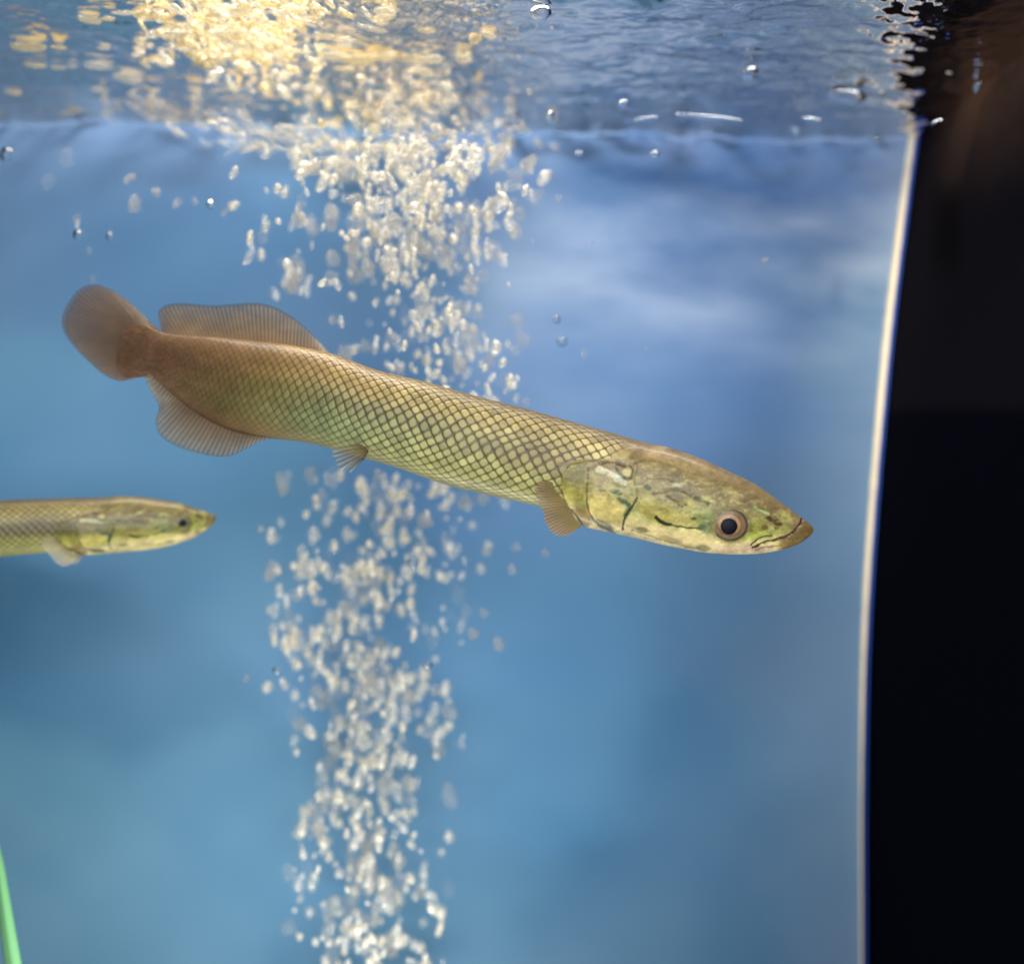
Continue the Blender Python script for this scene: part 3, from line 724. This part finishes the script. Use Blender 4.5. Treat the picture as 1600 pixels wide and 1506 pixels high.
# foam and bubbles pressed under the surface, blobs also standing in for wave highlights
SURF = [(45,68,62,22,0),(91,68,28,12,5),(57,97,38,12,5),(92,100,28,9,0),(113,98,16,8,0),(150,99,54,15,5),(200,117,50,20,8),(232,133,24,6,20),
 (140,25,42,18,8),(168,23,24,14,0),(195,14,40,12,0),(239,9,24,8,0),(262,30,34,9,12),(160,70,24,6,0),(226,95,26,10,30),(22,141,28,9,10),(52,162,30,8,25),
 (15,172,40,8,-10),(150,135,46,9,20),(162,152,24,8,45),(205,160,50,9,35),(185,162,20,8,50),(262,178,85,12,8),(235,160,26,6,30),(120,168,60,10,-15),(165,176,50,11,32),
 (225,195,30,8,40),(330,180,40,7,15),(305,135,22,10,15),(335,137,10,9,0),(347,135,10,9,0),(357,133,8,8,0),(368,131,12,8,0),(365,147,52,5,-5),(430,147,42,5,-5),
 (412,162,28,7,0),(443,163,12,7,0),(520,82,60,18,6),(560,87,60,20,0),(600,82,60,18,-5),(640,86,50,16,5),(675,86,36,18,0),(605,12,38,24,0),(582,38,50,9,10),
 (667,42,27,11,5),(470,31,20,12,0),(502,30,10,8,0),(465,40,40,8,25),(505,49,36,9,3),(538,58,32,20,0),(541,102,36,8,0),(663,106,30,18,10),(680,125,28,12,8),
 (741,55,26,24,0),(764,48,26,12,10),(725,83,30,26,0),(747,120,16,14,0),(973,162,18,16,0),(1010,186,40,8,-8),(1023,241,16,14,0),(1268,187,36,9,5),(1110,184,110,9,4),
 (1465,191,24,10,-15),(1527,130,9,20,0),(905,240,14,9,0),(860,182,14,22,0)]
for i, (px, py, w_, h_, a_) in enumerate(SURF):
    if py < (205 if px < 830 else 140): p = S(px, min(py, 196)); p[2] -= .003
    else: p = P(px, py, .26 if px < 830 else .14)
    k = K*(D+p[1])*.5
    sz = "broad" if w_ > 45 else ("medium" if w_ > 27 else "tiny")
    lb = f"{sz} flattened golden bubble under the surface, " + ("left of the foam patch" if px < 190 else "at the foam patch") + (" near the top" if py < 80 else (" near the waterline" if py > 155 else "")) if px < 480 else (f"{sz} lumpy golden bubble under the surface right of the foam patch" + (" near the top" if py < 60 else "") if px < 800 else (f"{sz} bright lone bubble under the rippled surface, " + ("beside the bright corner strip" if px > 1420 else ("just above the waterline" if py < 200 else "just below the waterline"))))
    gp = "golden bubbles under the surface at the upper left" if px < 480 else ("golden bubbles under the surface beside the foam" if px < 800 else "lone bright bubbles at the upper right")
    put("surface_bubble", FOAM[i % 8] if px < 830 else CLR[i % 3], p, w_*k*.95, h_*k*1.1, h_*k*(.62 if px < 500 else .85), math.radians(a_), lb, "bubble", gp)
for (px, py, w_, h_, a_, lb) in [(845,9,34,24,0,"round glassy bubble with gold top touching the upper edge, right of the foam"),
    (1172,104,25,22,0,"small round glassy bubble standing alone under the dark rippled surface"),
    (1322,140,64,22,6,"long glassy bubble with a black crescent end under the surface"),
    (1243,207,20,18,0,"tiny dark rimmed bubble just above the waterline on the right"),
    (1368,218,18,12,-10,"tiny grey bubble on the waterline close to the bright corner strip")]:
    p = S(px, min(py, 190)); p[2] -= .005
    if py > 200: p = P(px, py, .28)
    k = K*(D+p[1])*.5
    put("clear_bubble", CLR[px % 3], p, w_*k, h_*k*1.1, h_*k, math.radians(a_), lb, "bubble", None)
V = []; F = []
def clus(n_, cx, cy, sx, sy, ang, wr, hr, lo=2, hi=232):
    a = math.radians(ang)
    for _ in range(n_):
        u, v = max(-2, min(2, random.gauss(0, 1)))*sx, max(-2, min(2, random.gauss(0, 1)))*sy
        px = cx+u*math.cos(a)-v*math.sin(a); py = cy+u*math.sin(a)+v*math.cos(a)
        py = min(hi, max(-30, py))
        if py < 190: p = S(px, py); p[2] -= random.uniform(.001, .006)
        else: p = P(px, py, random.uniform(.16, .3))
        k = K*(D+p[1])*.5; w_ = random.uniform(*wr); h_ = random.uniform(*hr)
        addblob(p, w_*k, h_*k*1.4, h_*k, math.radians(random.gauss(18, 22)), random.randint(0, 16))
clus(175, 360, 65, 70, 30, 12, (10, 42), (6, 16))
clus(60, 420, 10, 90, 12, 0, (14, 40), (6, 12))
clus(50, 600, 165, 90, 30, 10, (8, 30), (5, 12))
o = mesh_obj("surface_foam", np.concatenate(V), F, M_foam)
tag(o, "golden foam of tangled bubbles trapped under the water surface", "foam", kind='stuff')
V = []; F = []
clus(190, 640, 190, 80, 34, 10, (8, 30), (5, 14))
clus(90, 370, 205, 85, 18, 22, (16, 46), (3, 7))
clus(50, 780, 190, 50, 30, 10, (6, 20), (5, 10))
clus(60, 500, 245, 70, 16, 26, (16, 44), (5, 9), hi=280)
clus(55, 520, 240, 60, 16, 25, (16, 46), (5, 9))
o = mesh_obj("rising_foam", np.concatenate(V), F, M_pale)
tag(o, "pale cream froth where the plume spreads out below the water surface", "foam", kind='stuff')
# a few white specks of debris in the water at the right
for i, (px, py) in enumerate([(832,378),(924,380),(972,512),(1062,518),(1195,406),(1010,545)]):
    s_ = (3.2 if i != 4 else 6)*K*(D+.06)
    put("floating_speck", BUB[i], P(px, py, .06), s_, s_, s_*.6, -.5, "tiny white speck floating in the clear water above the fish head", "speck", "white specks right of the plume")
